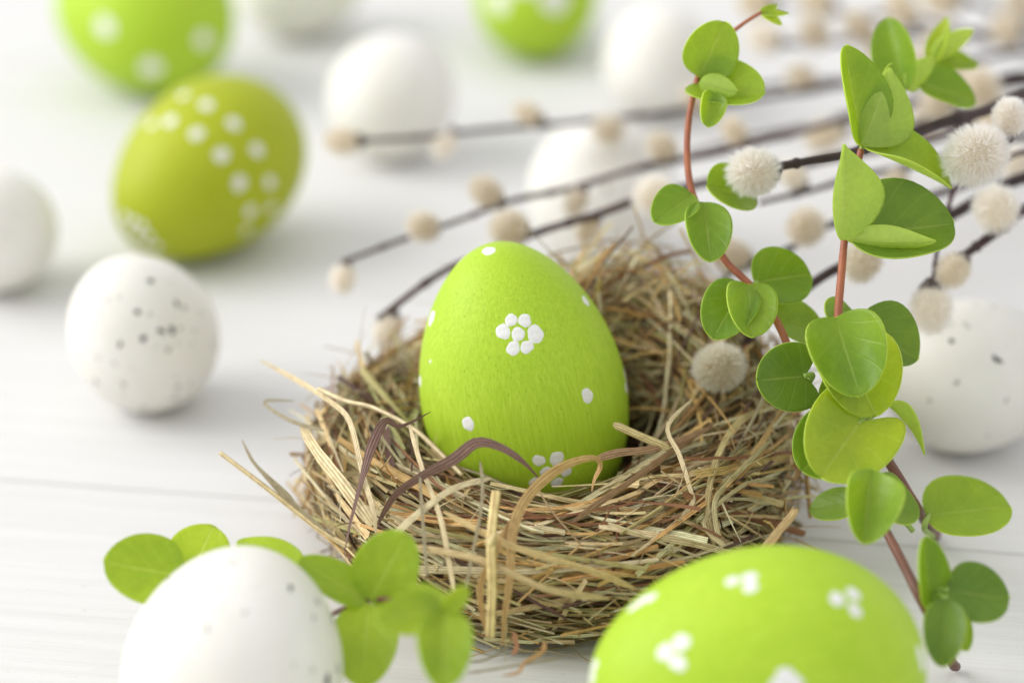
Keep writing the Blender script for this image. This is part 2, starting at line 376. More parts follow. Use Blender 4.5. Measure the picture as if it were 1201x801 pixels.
r_, bv, mw_, a_, b_ = place_egg('painted_egg', 888, 792, 300, 1.34, (-1, -0.22, 0.03), GREEN, 'bright green egg with three-dot clusters lying on its side before the nest', PE, 0.10)
dots(r_, bv, [(859, 681, 10), (879.5, 676, 9), (880, 687.5, 10), (982, 702, 10.5), (1001, 696, 10), (1003, 715, 10), (780, 764, 11), (799, 753, 11), (795, 777, 11),
    (921, 791, 10), (932, 800, 10), (912, 803, 10), (1079, 766, 11), (1082, 778, 10), (694, 794, 12), (697, 780, 9), (753, 704, 11), (764, 700, 9), (742, 712, 9)], rnd)
r_, bv, mw_, a_, b_ = place_egg('painted_egg', 243, 200, 196, 1.33, (-0.62, -0.72, -0.32), OLIVE, 'olive green egg with a ring of small white dots, behind a speckled white egg', PE, 0.10)
dots(r_, bv, [(215, 112, 7.5), (242, 123, 8), (199.5, 142, 8), (230.5, 157, 8.5), (274, 145, 8.5), (260, 182, 9), (301.5, 176, 8.5), (281, 215, 8.5),
    (316.7, 214, 8), (293.7, 248, 7.5), (318, 244, 6.5), (289, 270, 6.5), (178, 146, 6), (146, 254, 5.5), (156, 259, 6), (167, 265, 6), (150, 268, 5.5), (162, 275, 6), (175, 277, 5.5), (171, 287, 5.5), (184, 289, 5.5)], rnd)
r_, bv, mw_, a_, b_ = place_egg('painted_egg', 168, 17, 182, 1.22, (-1, 0.5, 0.05), GREEN, 'bright lime egg with sparse white dots just behind the olive green egg', PE, 0.10)
dots(r_, bv, [(123, 32, 13), (177, 80, 14), (239, 47, 12)], rnd)
r_, bv, mw_, a_, b_ = place_egg('painted_egg', 631, -8, 142, 1.25, (0.25, 1, 0.1), GREEN, 'lime green egg with large white blotches between two far plain white eggs', PE, 0.10)
dots(r_, bv, [(584, 2, 15), (651, 0, 18), (615, -20, 15)], rnd)

# white speckled eggs
whites = [
 (-12, 268, 146, 1.14, (-.4, -.6, 0.5), 'white speckled egg left of the olive green egg', [(4, 272, 3, 1), (18, 255, 3, 1), (40, 300, 3, 1)], 10, 'egg'),
 (167, 389, 172, 1.17, (-.25, -.35, 0.85), 'white egg with scattered black specks in front of the olive green egg',
   [(207, 356, 5, 0), (161, 366, 4.5, 0), (189, 388, 4.5, 0), (202, 387, 4.5, 0), (127, 352, 5, 1), (140, 349, 4, 1), (168, 397, 4, 0), (141, 404, 3.5, 0), (236, 367, 4.5, 1),
    (101, 375, 4, 1), (115, 419, 5, 1), (134, 426, 4, 1), (228, 388, 4, 1), (205, 321, 4, 1), (136, 313, 4, 1), (114, 335, 5, 1), (105, 331, 4, 1), (216, 361, 3, 0), (250, 402, 4, 1), (198, 410, 3, 1), (208, 404, 3, 1), (144, 462, 4, 1), (92, 418, 4, 1), (112, 452, 4, 1), (226, 402, 3, 1), (155, 432, 3, 1), (200, 332, 3, 1)], 40, 'x'),
 (275, 782, 256, 1.13, (.15, .75, 0.6), 'white egg with faint grey specks in front of a leafy sprig',
   [(341, 689, 6, 0), (256, 686, 5, 1), (392, 720, 7, 0), (390, 726, 6, 0), (368, 724, 6, 1), (243, 737, 6, 1), (190, 703, 6, 1), (186, 716, 6, 1), (181, 729, 5, 1), (167, 750, 6, 1),
    (375, 687, 5, 1), (287, 718, 5, 1), (396, 784, 6, 0), (366, 785, 5, 1), (384, 797, 7, 0), (169, 784, 5, 1), (225, 673, 4, 1), (345, 780, 4, 1)], 40, 'x'),
 (461, 112, 146, 1.10, (.5, .9, 0.3), 'plain white egg behind a single catkin twig tip', [], 0, 'x'),
 (352, -20, 128, 1.2, (1, .3, 0), 'plain cream egg farthest back beside the lime egg', [], 0, 'x'),
 (772, 70, 126, 1.12, (.2, .8, 0.4), 'plain white egg behind the tall leafy stem', [], 0, 'x'),
 (704, 226, 172, 1.12, (-.3, .9, 0.2), 'white egg with two grey specks lying behind crossing catkin twigs', [(650, 172, 5, 0), (700, 190, 6, 1), (715, 185, 5, 1), (712, 222, 7, 1), (650, 215, 4, 1)], 14, 'x'),
 (1140, 440, 180, 1.2, (1, .25, 0.02), 'ivory speckled egg on its side in shade behind the leafy stems',
   [(1116, 400, 3.5, 0), (1168, 421, 4.5, 0), (1174, 424, 3, 0), (1122, 449, 5.5, 1), (1132, 380, 5, 1), (1116, 380, 5, 1), (1180, 470, 5, 1), (1090, 470, 4, 1), (1165, 360, 5, 1)], 20, 'x'),
]
for i, (cx, cy, wp, rt, ax, lb, sp, nr, _) in enumerate(whites):
    r_, bv, mw_, a_, b_ = place_egg('white_egg', cx, cy, wp, rt, ax, SHELL, lb, WE, 0.07, lump=0.006, seed=i)
    if sp or nr: speckles(r_, bv, a_, b_, sp, nr, random.Random(30 + i))

# ------------------------------------------------------------------ ribbons and tubes
class MB:
    def __init__(s): s.v = []; s.f = []; s.uv = []; s.c = []
    def ribbon(s, pts, widths, nrms, col, fold=0.15, u0=0.0, thick=0.0):
        o = len(s.v); n = len(pts); acc = 0
        for i in range(n):
            p = pts[i]; t = (pts[min(i + 1, n - 1)] - pts[max(i - 1, 0)])
            if t.length < 1e-9: t = Vector((1, 0, 0))
            t.normalize(); nn = nrms[i] - t * nrms[i].dot(t)
            if nn.length < 1e-6: nn = t.orthogonal()
            nn.normalize(); b = t.cross(nn); w_ = widths[i] / 2
            if i: acc += (pts[i] - pts[i - 1]).length
            s.v += [p - b * w_, p + nn * (fold * w_ * 2), p + b * w_]
            s.uv += [(u0, acc), (u0 + 0.5, acc), (u0 + 1, acc)]; s.c += [col] * 3
        for i in range(n - 1):
            a = o + i * 3; s.f += [(a, a + 1, a + 4, a + 3), (a + 1, a + 2, a + 5, a + 4)]
    def tube(s, pts, radii, col=(1, 1, 1), seg=6, u0=0.0, cap=True):
        o = len(s.v); n = len(pts); acc = 0; ref = None
        for i in range(n):
            t = (pts[min(i + 1, n - 1)] - pts[max(i - 1, 0)]).normalized()
            if ref is None: ref = t.orthogonal().normalized()
            ref = (ref - t * ref.dot(t)).normalized(); b = t.cross(ref)
            if i: acc += (pts[i] - pts[i - 1]).length
            for k in range(seg):
                q_ = 2 * math.pi * k / seg
                s.v.append(pts[i] + (ref * math.cos(q_) + b * math.sin(q_)) * radii[i]); s.uv.append((u0 + k / seg, acc)); s.c.append(col)
        for i in range(n - 1):
            for k in range(seg):
                k2 = (k + 1) % seg; a = o + i * seg; s.f.append((a + k, a + k2, a + seg + k2, a + seg + k))
        if cap:
            s.f.append(tuple(o + seg - 1 - k for k in range(seg))); s.f.append(tuple(o + (n - 1) * seg + k for k in range(seg)))
    def mesh(s, name, mt, sm=True, org=None):
        me = bpy.data.meshes.new(name)
        me.from_pydata(s.v if org is None else [v - org for v in s.v], [], s.f)
        lay = me.uv_layers.new(name='UVMap'); li = [0] * len(me.loops); me.loops.foreach_get('vertex_index', li)
        flat = []
        for i in li: flat += s.uv[i]
        lay.data.foreach_set('uv', flat)
        if s.c:
            at = me.attributes.new('Col', 'FLOAT_COLOR', 'POINT'); fc = []
            for c in s.c: fc += [c[0], c[1], c[2], 1]
            at.data.foreach_set('color', fc)
        me.materials.append(mt)
        if sm: smooth(me)
        return me
def spline(pts, n):
    # catmull-rom through the control points
    out = []; m = len(pts) - 1
    for i in range(n + 1):
        t = i / n * m; k = min(int(t), m - 1); f = t - k
        p0 = pts[max(k - 1, 0)]; p1 = pts[k]; p2 = pts[k + 1]; p3 = pts[min(k + 2, m)]
        out.append(0.5 * ((2 * p1) + (p2 - p0) * f + (2 * p0 - 5 * p1 + 4 * p2 - p3) * f * f + (3 * p1 - p0 - 3 * p2 + p3) * f ** 3))
    return out

# ------------------------------------------------------------------ nest
rnd = random.Random(11)
NC = Vector((.0062, 0, 0)); nest = empty('straw_nest', NC, 'round nest of dry straw holding the upright green egg', 'nest')
TWO = 2 * math.pi
def wrap(d): return (d + math.pi) % TWO - math.pi
def Hn(th):       # rim height round the ring; th 0 = right, 90 = back
    d = math.degrees(th) % 360
    pts = [(0, .032), (40, .044), (65, .050), (100, .038), (135, .029), (180, .0275), (225, .026), (270, .0235), (315, .027), (360, .032)]
    for (x0, y0), (x1, y1) in zip(pts, pts[1:]):
        if d <= x1: f = (d - x0) / (x1 - x0); f = f * f * (3 - 2 * f); return y0 + (y1 - y0) * f
def Rn(th): return 0.0352 + 0.0014 * math.sin(2 * th + 1) + 0.0014 * math.sin(3 * th) + .0016 * noise.noise(Vector((math.cos(th) * 4, math.sin(th) * 4, 3)))
AR = 0.0128
def npt(th, ph, s):
    s = s * (1 + .20 * noise.noise(Vector((math.cos(th) * 5, math.sin(th) * 5, ph * 1.6))) + .09 * noise.noise(Vector((math.cos(th) * 13, math.sin(th) * 13, ph * 3.5 + 7))))
    h = Hn(th) / 2; c = math.cos(ph); sn = math.sin(ph)
    r = Rn(th) + AR * s * (abs(c) ** 0.85) * (1 if c > 0 else -1) + (0.002 if c > 0 else 0)
    z = h + h * s * (abs(sn) ** 0.85) * (1 if sn > 0 else -1)
    return Vector((NC.x + r * math.cos(th), NC.y + r * math.sin(th), max(z, 0.0006)))
def nnorm(th, ph):
    return Vector((math.cos(th) * math.cos(ph), math.sin(th) * math.cos(ph), math.sin(ph)))
PAL = [((.70, .58, .33), 7), ((.78, .71, .49), 6.5), ((.66, .46, .19), 5), ((.55, .34, .13), 3), ((.43, .40, .18), 3.5), ((.27, .125, .06), 2.2), ((.15, .08, .065), 1.8), ((.58, .54, .35), 4), ((.40, .32, .18), 2)]
def pick():
    t = rnd.uniform(0, sum(w_ for _, w_ in PAL))
    for c, w_ in PAL:
        t -= w_
        if t <= 0: break
    k = rnd.uniform(0.8, 1.18); return tuple(min(x * k * rnd.uniform(.94, 1.06), .8) for x in c)
def outside_main(p):
    # keep straw out of the egg
    loc, n, i, d = MAIN_BVH.find_nearest(p)
    if d < 0.02 and (p - loc).dot(n) < 0.0009: return loc + n * 0.0009
    return p
def straw_path(th, ph, s, delta, length, n=8, lift0=0.0, lift1=0.0, wob=0.22):
    pts = []; nr = []; ds = length / n; dd = rnd.gauss(0, wob) / n
    for i in range(n + 1):
        f = i / n
        ss = s + lift0 * (1 - f) ** 3 + lift1 * f ** 3
        p = npt(th, ph, ss); pts.append(outside_main(p)); nr.append(nnorm(th, ph))
        r = max(math.hypot(p.x - NC.x, p.y - NC.y), .015)
        th += ds * math.cos(delta) / r; ph += ds * math.sin(delta) / (0.5 * (AR + Hn(th) / 2)); delta += dd + rnd.gauss(0, .018)
    # straw is stiff: pull the run towards its own chord, held at the surface in the middle
    k_ = rnd.uniform(.5, 1.0); a_, b_ = pts[0], pts[-1]; sag = pts[n // 2] - (a_ + b_) / 2
    pts = [outside_main(p.lerp(a_.lerp(b_, i / n) + sag * .85, k_)) for i, p in enumerate(pts)]
    for p in pts: p.z = max(p.z, .0006)
    return pts, nr
def add_straw(mb, pts, nr, wd, col, kind):
    n = len(pts)
    if kind == 'tube':
        mb.tube(pts, [wd / 2 * (1 if 0 < i < n - 1 else .8) for i in range(n)], col, 5, rnd.random() * 5)
    else:
        a0_ = rnd.gauss(0, .5); a1_ = rnd.gauss(0, .8); nn = []
        for i in range(n):
            t = (pts[min(i + 1, n - 1)] - pts[max(i - 1, 0)]).normalized()
            nn.append(Quaternion(t, a0_ + (a1_ - a0_) * i / n) @ nr[i])
        tp = rnd.uniform(.3, 1); mb.ribbon(pts, [wd * (1 - (1 - tp) * (i / (n - 1)) ** 2) for i in range(n)], nn, col, rnd.uniform(-.3, .42), rnd.random() * 5)
def rand_straw(layer):
    th = rnd.uniform(0, TWO); ph = rnd.uniform(-math.pi, math.pi)
    d = math.degrees(th) % 360
    fld = noise.noise(Vector((math.cos(th) * 2.4, math.sin(th) * 2.4, ph * .9))) + .5 * noise.noise(Vector((math.cos(th) * 6, math.sin(th) * 6 + 4, ph * 2)))
    delta = fld * 1.0 + rnd.gauss(0, .16)
    if rnd.random() < .10: delta = rnd.uniform(-1.5, 1.5)
    if 10 < d < 150 and rnd.random() < .5: delta = 1.15 + fld * .8 + rnd.gauss(0, .22)      # upright straw in the high back wall
    if (d > 295 or d < 25) and rnd.random() < .75: delta = -.62 + fld * .9 + rnd.gauss(0, .16)
    if 195 < d < 300 and rnd.random() < .86: delta = fld * .18 + rnd.gauss(0, .10)
    if rnd.random() < .5: delta += math.pi
    return th, ph, delta
mass = MB()
for i in range(5600):
    th, ph, delta = rand_straw(0)
    s = rnd.choice((rnd.uniform(.3, .75), rnd.uniform(.55, 1.02), rnd.uniform(.7, 1.08)))
    L_ = rnd.uniform(.012, .046); l0 = l1 = 0
    if rnd.random() < .12: l1 = rnd.uniform(.1, .4)
    pts, nr = straw_path(th, ph, s, delta, L_, 7, l0, l1)
    wd = rnd.choice((.0003, .0004, .0005, .0006, .0008, .0012)) * rnd.uniform(.8, 1.25)
    c = pick()
    add_straw(mass, pts, nr, wd, c, 'tube' if rnd.random() < .22 and wd < .0009 else 'flat')
for i in range(700):                         # floor of the bowl
    a = rnd.uniform(0, TWO); r0 = 0.03 * math.sqrt(rnd.random()); c0 = Vector((r0 * math.cos(a), r0 * math.sin(a), rnd.uniform(.0008, .0062)))
    d_ = Vector((math.cos(a * 3 + i), math.sin(a * 3 + i), rnd.gauss(0, .08))); L_ = rnd.uniform(.01, .03)
    pts = [outside_main(c0 + d_ * (L_ * (k / 5 - .5)) + Vector((0, 0, 0))) for k in range(6)]
    for p in pts: p.z = max(p.z, .0006)
    add_straw(mass, pts, [Vector((0, 0, 1))] * 6, rnd.uniform(.0005, .0011), pick(), 'flat')
for i in range(800):                         # thin ends standing out of the ring
    th, ph, delta = rand_straw(0)
    p = npt(th, ph, .95); n_ = nnorm(th, ph); tg = Vector((-math.sin(th), math.cos(th), 0)) * rnd.choice((1, -1))
    d_ = (tg * rnd.uniform(.4, 1.3) + n_ * rnd.uniform(.25, .9) + Vector((rnd.gauss(0, .3), rnd.gauss(0, .3), rnd.gauss(0, .25)))).normalized()
    cv = Vector((rnd.gauss(0, .5), rnd.gauss(0, .5), rnd.gauss(-.2, .5))); L_ = rnd.choice((rnd.uniform(.004, .011), rnd.uniform(.006, .019)))
    pts = [outside_main(p + d_ * (L_ * k / 7) + cv * (L_ * (k / 7) ** 2 * .5)) for k in range(8)]
    for q_ in pts: q_.z = max(q_.z, .0006)
    if math.cos(ph) < .25 and 190 < math.degrees(th) % 360 < 350: continue       # none stand up before the egg
    add_straw(mass, pts, [n_] * 8, rnd.uniform(.00022, .0006), pick(), 'flat')
o = link('straw_mass', mass.mesh('straw_mass', STRAW), nest); o['kind'] = 'stuff'

def single(pts, nr, wd, col, kind, name='straw'):
    mb = MB(); org = pts[len(pts) // 2].copy()
    add_straw(mb, pts, nr, wd, col, kind)
    o = link(name, mb.mesh(name, STRAW, org=org), nest); o.location = org; return o
cnt = 0
VIEW = -FWD
while cnt < 252:                             # the straws that lie on top of the ring, facing the viewer's side
    th, ph, delta = rand_straw(1)
    n_ = nnorm(th, ph)
    if n_.dot(VIEW) < .15 or npt(th, ph, 1).z < .003: continue
    if math.cos(ph) < -.2 and 180 < math.degrees(th) % 360 < 360: continue
    s = rnd.uniform(1.0, 1.09); L_ = rnd.uniform(.02, .055)
    pts, nr = straw_path(th, ph, s, delta, L_, 10, rnd.choice((0, 0, rnd.uniform(0, .35))), rnd.choice((0, 0, rnd.uniform(0, .45))))
    wd = rnd.choice((.0005, .0006, .0007, .0009, .0014)) * rnd.uniform(.85, 1.2)
    single(pts, nr, wd, pick(), 'tube' if rnd.random() < .3 and wd < .0012 else 'flat'); cnt += 1

# single straws one can pick out in the front
PALE = (.72, .63, .42); GOLD = (.60, .45, .20); TAN = (.58, .40, .19); PURP = (.22, .135, .12); GREY = (.36, .33, .22); ORNG = (.40, .16, .05); BRN = (.26, .15, .08)
def hero(ctrl, wpx, col, kind='flat', tilt=0.0, fold=.12, taper=(1, 1), wfun=None, n=26):
    pts = spline([P(x, y, z) for x, y, z in ctrl], n)
    for p in pts: p.z = max(p.z, .0008)
    mb = MB(); org = pts[n // 2].copy(); sc = pxm(org)
    ws = [wpx * sc * ((taper[0] + (taper[1] - taper[0]) * i / n) if wfun is None else wfun(i / n)) for i in range(n + 1)]
    if kind != 'tube': ws = [x * min(1, .35 + 5 * i / n, .35 + 5 * (n - i) / n) * (1 + .18 * noise.noise(pts[i] * 130)) for i, x in enumerate(ws)]
    if kind == 'tube': mb.tube(pts, [x / 2 for x in ws], col, 7, rnd.random() * 5)
    else:
        nn = []
        for i in range(n + 1):
            t = (pts[min(i + 1, n)] - pts[max(i - 1, 0)]).normalized()
            base = (CAM - pts[i]).normalized(); base = (base - t * base.dot(t)).normalized()
            tl = tilt if not isinstance(tilt, tuple) else tilt[0] + (tilt[1] - tilt[0]) * i / n
            nn.append(Quaternion(t, tl) @ base)
        mb.ribbon(pts, ws, nn, col, fold, rnd.random() * 5)
    o = link('straw', mb.mesh('straw', STRAW, org=org), nest); o.location = org; return o
hero([(440, 622, .470), (447, 608, .467), (465, 579, .464), (499, 556, .462), (533, 538, .461), (559, 519, .461), (586, 524, .462), (613, 541, .463), (634, 563, .467)], 10, PURP, tilt=(1.25, -.9), wfun=lambda f: .6 + .7 * math.sin(math.pi * min(f * 1.1, 1)) ** .8)
hero([(590, 754, .4535), (592, 720, .4525), (598, 680, .4525), (601, 624, .455), (616, 586, .459), (643, 558, .461), (669, 543, .462), (695, 537, .463), (704, 546, .466), (697, 562, .470), (694, 576, .472)], 12, TAN, tilt=(.3, 1.0), wfun=lambda f: .75 + .6 * math.exp(-((f - .45) / .2) ** 2) - .3 * max(0, f - .75))
hero([(571, 744, .4535), (563, 690, .4525), (580, 650, .4525), (592, 625, .455), (612, 596, .459)], 8, TAN, tilt=.3)
hero([(575, 747, .4505), (577, 690, .4495), (576, 634, .451), (582, 577, .456)], 11.5, (.74, .62, .31), 'tube')
hero([(573, 640, .4505), (576, 634, .4505), (579, 628, .451)], 14.5, (.70, .60, .32), 'tube', n=6, wfun=lambda f: .8 + .2 * math.sin(math.pi * f))
hero([(353, 500, .492), (374, 533, .480), (398, 563, .472), (437, 616, .466)], 15, (.66, .57, .36), tilt=.35, fold=.2, taper=(.8, 1.1))
hero([(306, 423, .508), (350, 447, .498), (386, 470, .488), (410, 494, .480), (425, 554, .471), (437, 596, .466), (441, 625, .465)], 6.5, PALE, tilt=.2)
hero([(374, 456, .490), (405, 470, .485), (440, 479, .482), (485, 503, .479), (515, 530, .476), (542, 557, .474)], 6, PALE, 'tube')
hero([(505, 483, .470), (470, 500, .475), (452, 494, .474), (437, 521, .471), (425, 560, .469), (410, 617, .466), (404, 650, .464)], 10, PURP, tilt=(-.9, .9), wfun=lambda f: .35 + .9 * math.exp(-((f - .45) / .22) ** 2))
hero([(258, 531, .489), (290, 555, .4875), (320, 578, .486), (371, 618, .483), (412, 642, .479)], 6.5, (.70, .60, .36), 'tube', taper=(.8, 1.1))
hero([(284, 516, .493), (296, 540, .491), (311, 557, .489), (335, 581, .487), (350, 596, .485), (392, 630, .480)], 8, GREY, tilt=(.6, -.4), wfun=lambda f: .5 + .7 * math.exp(-((f - .6) / .18) ** 2))
hero([(672, 612, .466), (705, 588, .470), (740, 564, .474), (793, 526, .482), (838, 496, .490)], 8, (.34, .22, .13), tilt=.4, fold=.2)
hero([(697, 539, .470), (725, 531, .474), (760, 527, .478), (800, 515, .483), (834, 502, .488)], 10, (.36, .23, .14), tilt=-.3, fold=.2, taper=(1, .7))
hero([(719, 497, .476), (750, 511, .478), (785, 526, .480)], 10, (.72, .62, .36), tilt=.2, fold=.25)
hero([(812, 468, .489), (783, 500, .483), (797, 534, .478), (810, 575, .474), (812, 590, .473), (789, 616, .470), (740, 652, .463)], 5, PALE, tilt=.2)
hero([(721, 307, .540), (736, 332, .537), (737, 355, .533), (727, 375, .53), (729, 414, .522)], 11, ORNG, tilt=(.2, .5), wfun=lambda f: .3 + .9 * math.exp(-((f - .5) / .25) ** 2))
hero([(705, 318, .548), (735, 372, .535), (780, 440, .517)], 8, PALE, 'tube')
hero([(872, 668, .452), (905, 632, .458), (936, 597, .463)], 9, (.70, .52, .30), tilt=.3, fold=.2, taper=(.8, 1.2))
hero([(878, 664, .452), (910, 632, .458), (931, 594, .4635)], 4, (.62, .45, .24), tilt=-.3)
hero([(480, 498, .474), (495, 549, .465), (518, 613, .458), (535, 710, .452)], 6, PALE, tilt=.3)
hero([(576, 561, .462), (545, 568, .461), (518, 581, .460), (473, 617, .460), (452, 640, .461)], 8, (.68, .62, .42), tilt=.3, taper=(.8, 1.1))
hero([(563, 541, .461), (566, 570, .459), (563, 605, .456), (552, 660, .452), (544, 707, .450)], 4, GREY, tilt=.2)
hero([(492, 548, .463), (495, 600, .459), (501, 677, .454)], 3.6, GREY, tilt=.2)
hero([(887, 498, .497), (900, 520, .495), (913, 538, .493), (934, 547, .492), (932, 562, .491), (921, 556, .491)], 4.5, (.50, .30, .17), tilt=.4)
hero([(638, 752, .452), (636, 764, .447), (615, 777, .443), (608, 788, .441), (589, 792, .4405)], 6, (.50, .31, .14), tilt=(.2, 1.0))
hero([(551, 776, .4465), (570, 773, .447), (593, 760, .4505), (604, 750, .452)], 3, GREY, tilt=.3)
hero([(548, 789, .443), (600, 781, .444), (660, 770, .446)], 3, (.42, .38, .25), tilt=.3)
hero([(602, 742, .4525), (606, 758, .4495), (601, 768, .4475)], 6, (.42, .22, .12), tilt=.3)
hero([(700, 250, .562), (688, 275, .553), (685, 320, .545), (690, 350, .535)], 3.2, PALE, tilt=.2)
hero([(345, 470, .500), (312, 470, .503), (318, 480, .50), (345, 495, .49), (380, 505, .482)], 5, GREY, tilt=.5, taper=(.6, 1.2))
hero([(520, 600, .459), (600, 640, .453), (690, 668, .454), (745, 690, .457)], 8, (.66, .52, .27), tilt=.2)
hero([(470, 640, .460), (560, 655, .4515), (640, 690, .4505), (715, 702, .454)], 9, (.62, .50, .29), tilt=.35)
hero([(845, 640, .468), (838, 590, .473), (860, 560, .478), (905, 515, .488)], 7, (.50, .45, .26), tilt=.2)
hero([(820, 610, .472), (850, 640, .468), (826, 612, .471), (870, 570, .477), (912, 560, .486)], 5, (.56, .50, .30), tilt=.3)
hero([(890, 480, .496), (862, 500, .489), (840, 540, .481), (829, 595, .474), (838, 640, .470)], 9, (.46, .40, .20), tilt=.5, fold=.25)
hero([(800, 445, .513), (835, 458, .508), (880, 470, .504), (915, 500, .5)], 5, (.40, .24, .13), tilt=.3)

for i in range(9):                           # long pale straws up the inside of the high back wall
    x0 = 752 + i * 11 + rnd.uniform(-5, 5); x1 = 768 + i * 10 + rnd.uniform(-9, 9); t_ = rnd.uniform(-14, 14)
    hero([(x0, 336 + abs(i - 3) * 5 + rnd.uniform(-10, 12), .553), ((x0 + x1) / 2 + 3, 400 + t_, .541), (x1, 462 + t_, .528), (x1 + 4, 490 + t_, .520)], rnd.uniform(4.5, 9), rnd.choice((PALE, (.72, .60, .36), (.60, .50, .30), TAN)), tilt=rnd.uniform(-.5, .5), fold=.2)

# ------------------------------------------------------------------ willow twigs
def catkin_mesh(name, seed, n_fur, flen, fw, furm):
    r = random.Random(seed); mb = MB()
    # unit catkin: radius 1, axis z, base at z=-1.1 ; fur sits on a core of radius 0.72
    core_v = len(mb.v)
    nu, nv = 14, 10
    for j in range(nv + 1):
        t = -math.pi / 2 + math.pi * j / nv
        for i in range(nu):
            q_ = TWO * i / nu; rr = .72 * math.cos(t) + .001; mb.v.append(Vector((rr * math.cos(q_), rr * math.sin(q_), .82 * math.sin(t)))); mb.uv.append((0, .15))
    for j in range(nv):
        for i in range(nu):
            i2 = (i + 1) % nu; p = j * nu; mb.f.append((p + i, p + i2, p + nu + i2, p + nu + i))
    ncl = 170; CL = []
    for k in range(ncl):
        z = 1 - 2 * (k + .5) / ncl; q_ = k * 2.399963; rr = math.sqrt(1 - z * z)
        CL.append((Vector((rr * math.cos(q_), rr * math.sin(q_), z)) + Vector((r.gauss(0, .06), r.gauss(0, .06), r.gauss(0, .06)))).normalized())
    from mathutils import kdtree
    kd = kdtree.KDTree(ncl)
    for k, c_ in enumerate(CL): kd.insert(c_, k)
    kd.balance(); CLL = [r.uniform(.75, 1.25) for _ in CL]; CLO = [Vector((r.gauss(0, .2), r.gauss(0, .2), r.gauss(.22, .2))) for _ in CL]
    for k in range(n_fur):
        z = 1 - 2 * (k + .5) / n_fur; q_ = k * 2.399963 + r.gauss(0, .1); rr = math.sqrt(1 - z * z)
        nn = Vector((rr * math.cos(q_), rr * math.sin(q_), z)); b = Vector((nn.x * .70, nn.y * .70, nn.z * .80))
        d = (nn + Vector((r.gauss(0, .28), r.gauss(0, .28), r.gauss(.28, .28)))).normalized(); L_ = flen * r.uniform(.6, 1.15)
        ci = kd.find(nn)[1]; tgt = CL[ci] * (.75 + flen * CLL[ci]) + CLO[ci] * flen
        cu = Vector((r.gauss(0, .18), r.gauss(0, .18), r.gauss(.12, .18))); sd = d.cross(Vector((r.gauss(0, 1), r.gauss(0, 1), r.gauss(0, 1)))).normalized() * fw
        o_ = len(mb.v); m_ = b + d * (L_ * .55) + cu * L_ * .2; e_ = (b + d * L_ + cu * L_ * .6).lerp(tgt, .5 * r.random() + .15); m_ = m_.lerp((b + e_) / 2, .4)
        mb.v += [b - sd, b + sd, m_ - sd * .8, m_ + sd * .8, e_]; mb.uv += [(0, 0), (0, 0), (0, .55), (0, .55), (0, 1)]
        mb.f += [(o_, o_ + 1, o_ + 3, o_ + 2), (o_ + 2, o_ + 3, o_ + 4)]
    return mb.mesh(name, furm)
CK = {}
for kk, fm, nf, fl, fw in (('near', FUR_W, 9000, .44, .006), ('nearg', FUR_G, 9000, .34, .006), ('white', FUR_W, 1500, .45, .018), ('grey', FUR_G, 1500, .4, .018), ('tan', FUR_T, 1500, .4, .018)):
    CK[kk] = [catkin_mesh('catkin', hash(kk) % 1 + s_ + nf + int(fl * 100), nf, fl, fw, fm) for s_ in (1, 2)]
def scale_mesh():
    mb = MB(); nu = 10
    for j in range(6):
        z = -1.25 + .62 * j / 5; rr = [.16, .26, .42, .52, .56, .5][j]
        for i in range(nu):
            q_ = TWO * i / nu; lip = (.10 * math.cos(q_) if j > 3 else 0); mb.v.append(Vector((rr * math.cos(q_), rr * math.sin(q_), z + lip))); mb.uv.append((0, 0))
    for j in range(5):
        for i in range(nu):
            i2 = (i + 1) % nu; p = j * nu; mb.f.append((p + i, p + i2, p + nu + i2, p + nu + i))
    return mb.mesh('bud_scale', SCALE_M)
SCM = scale_mesh()
rw = random.Random(8)
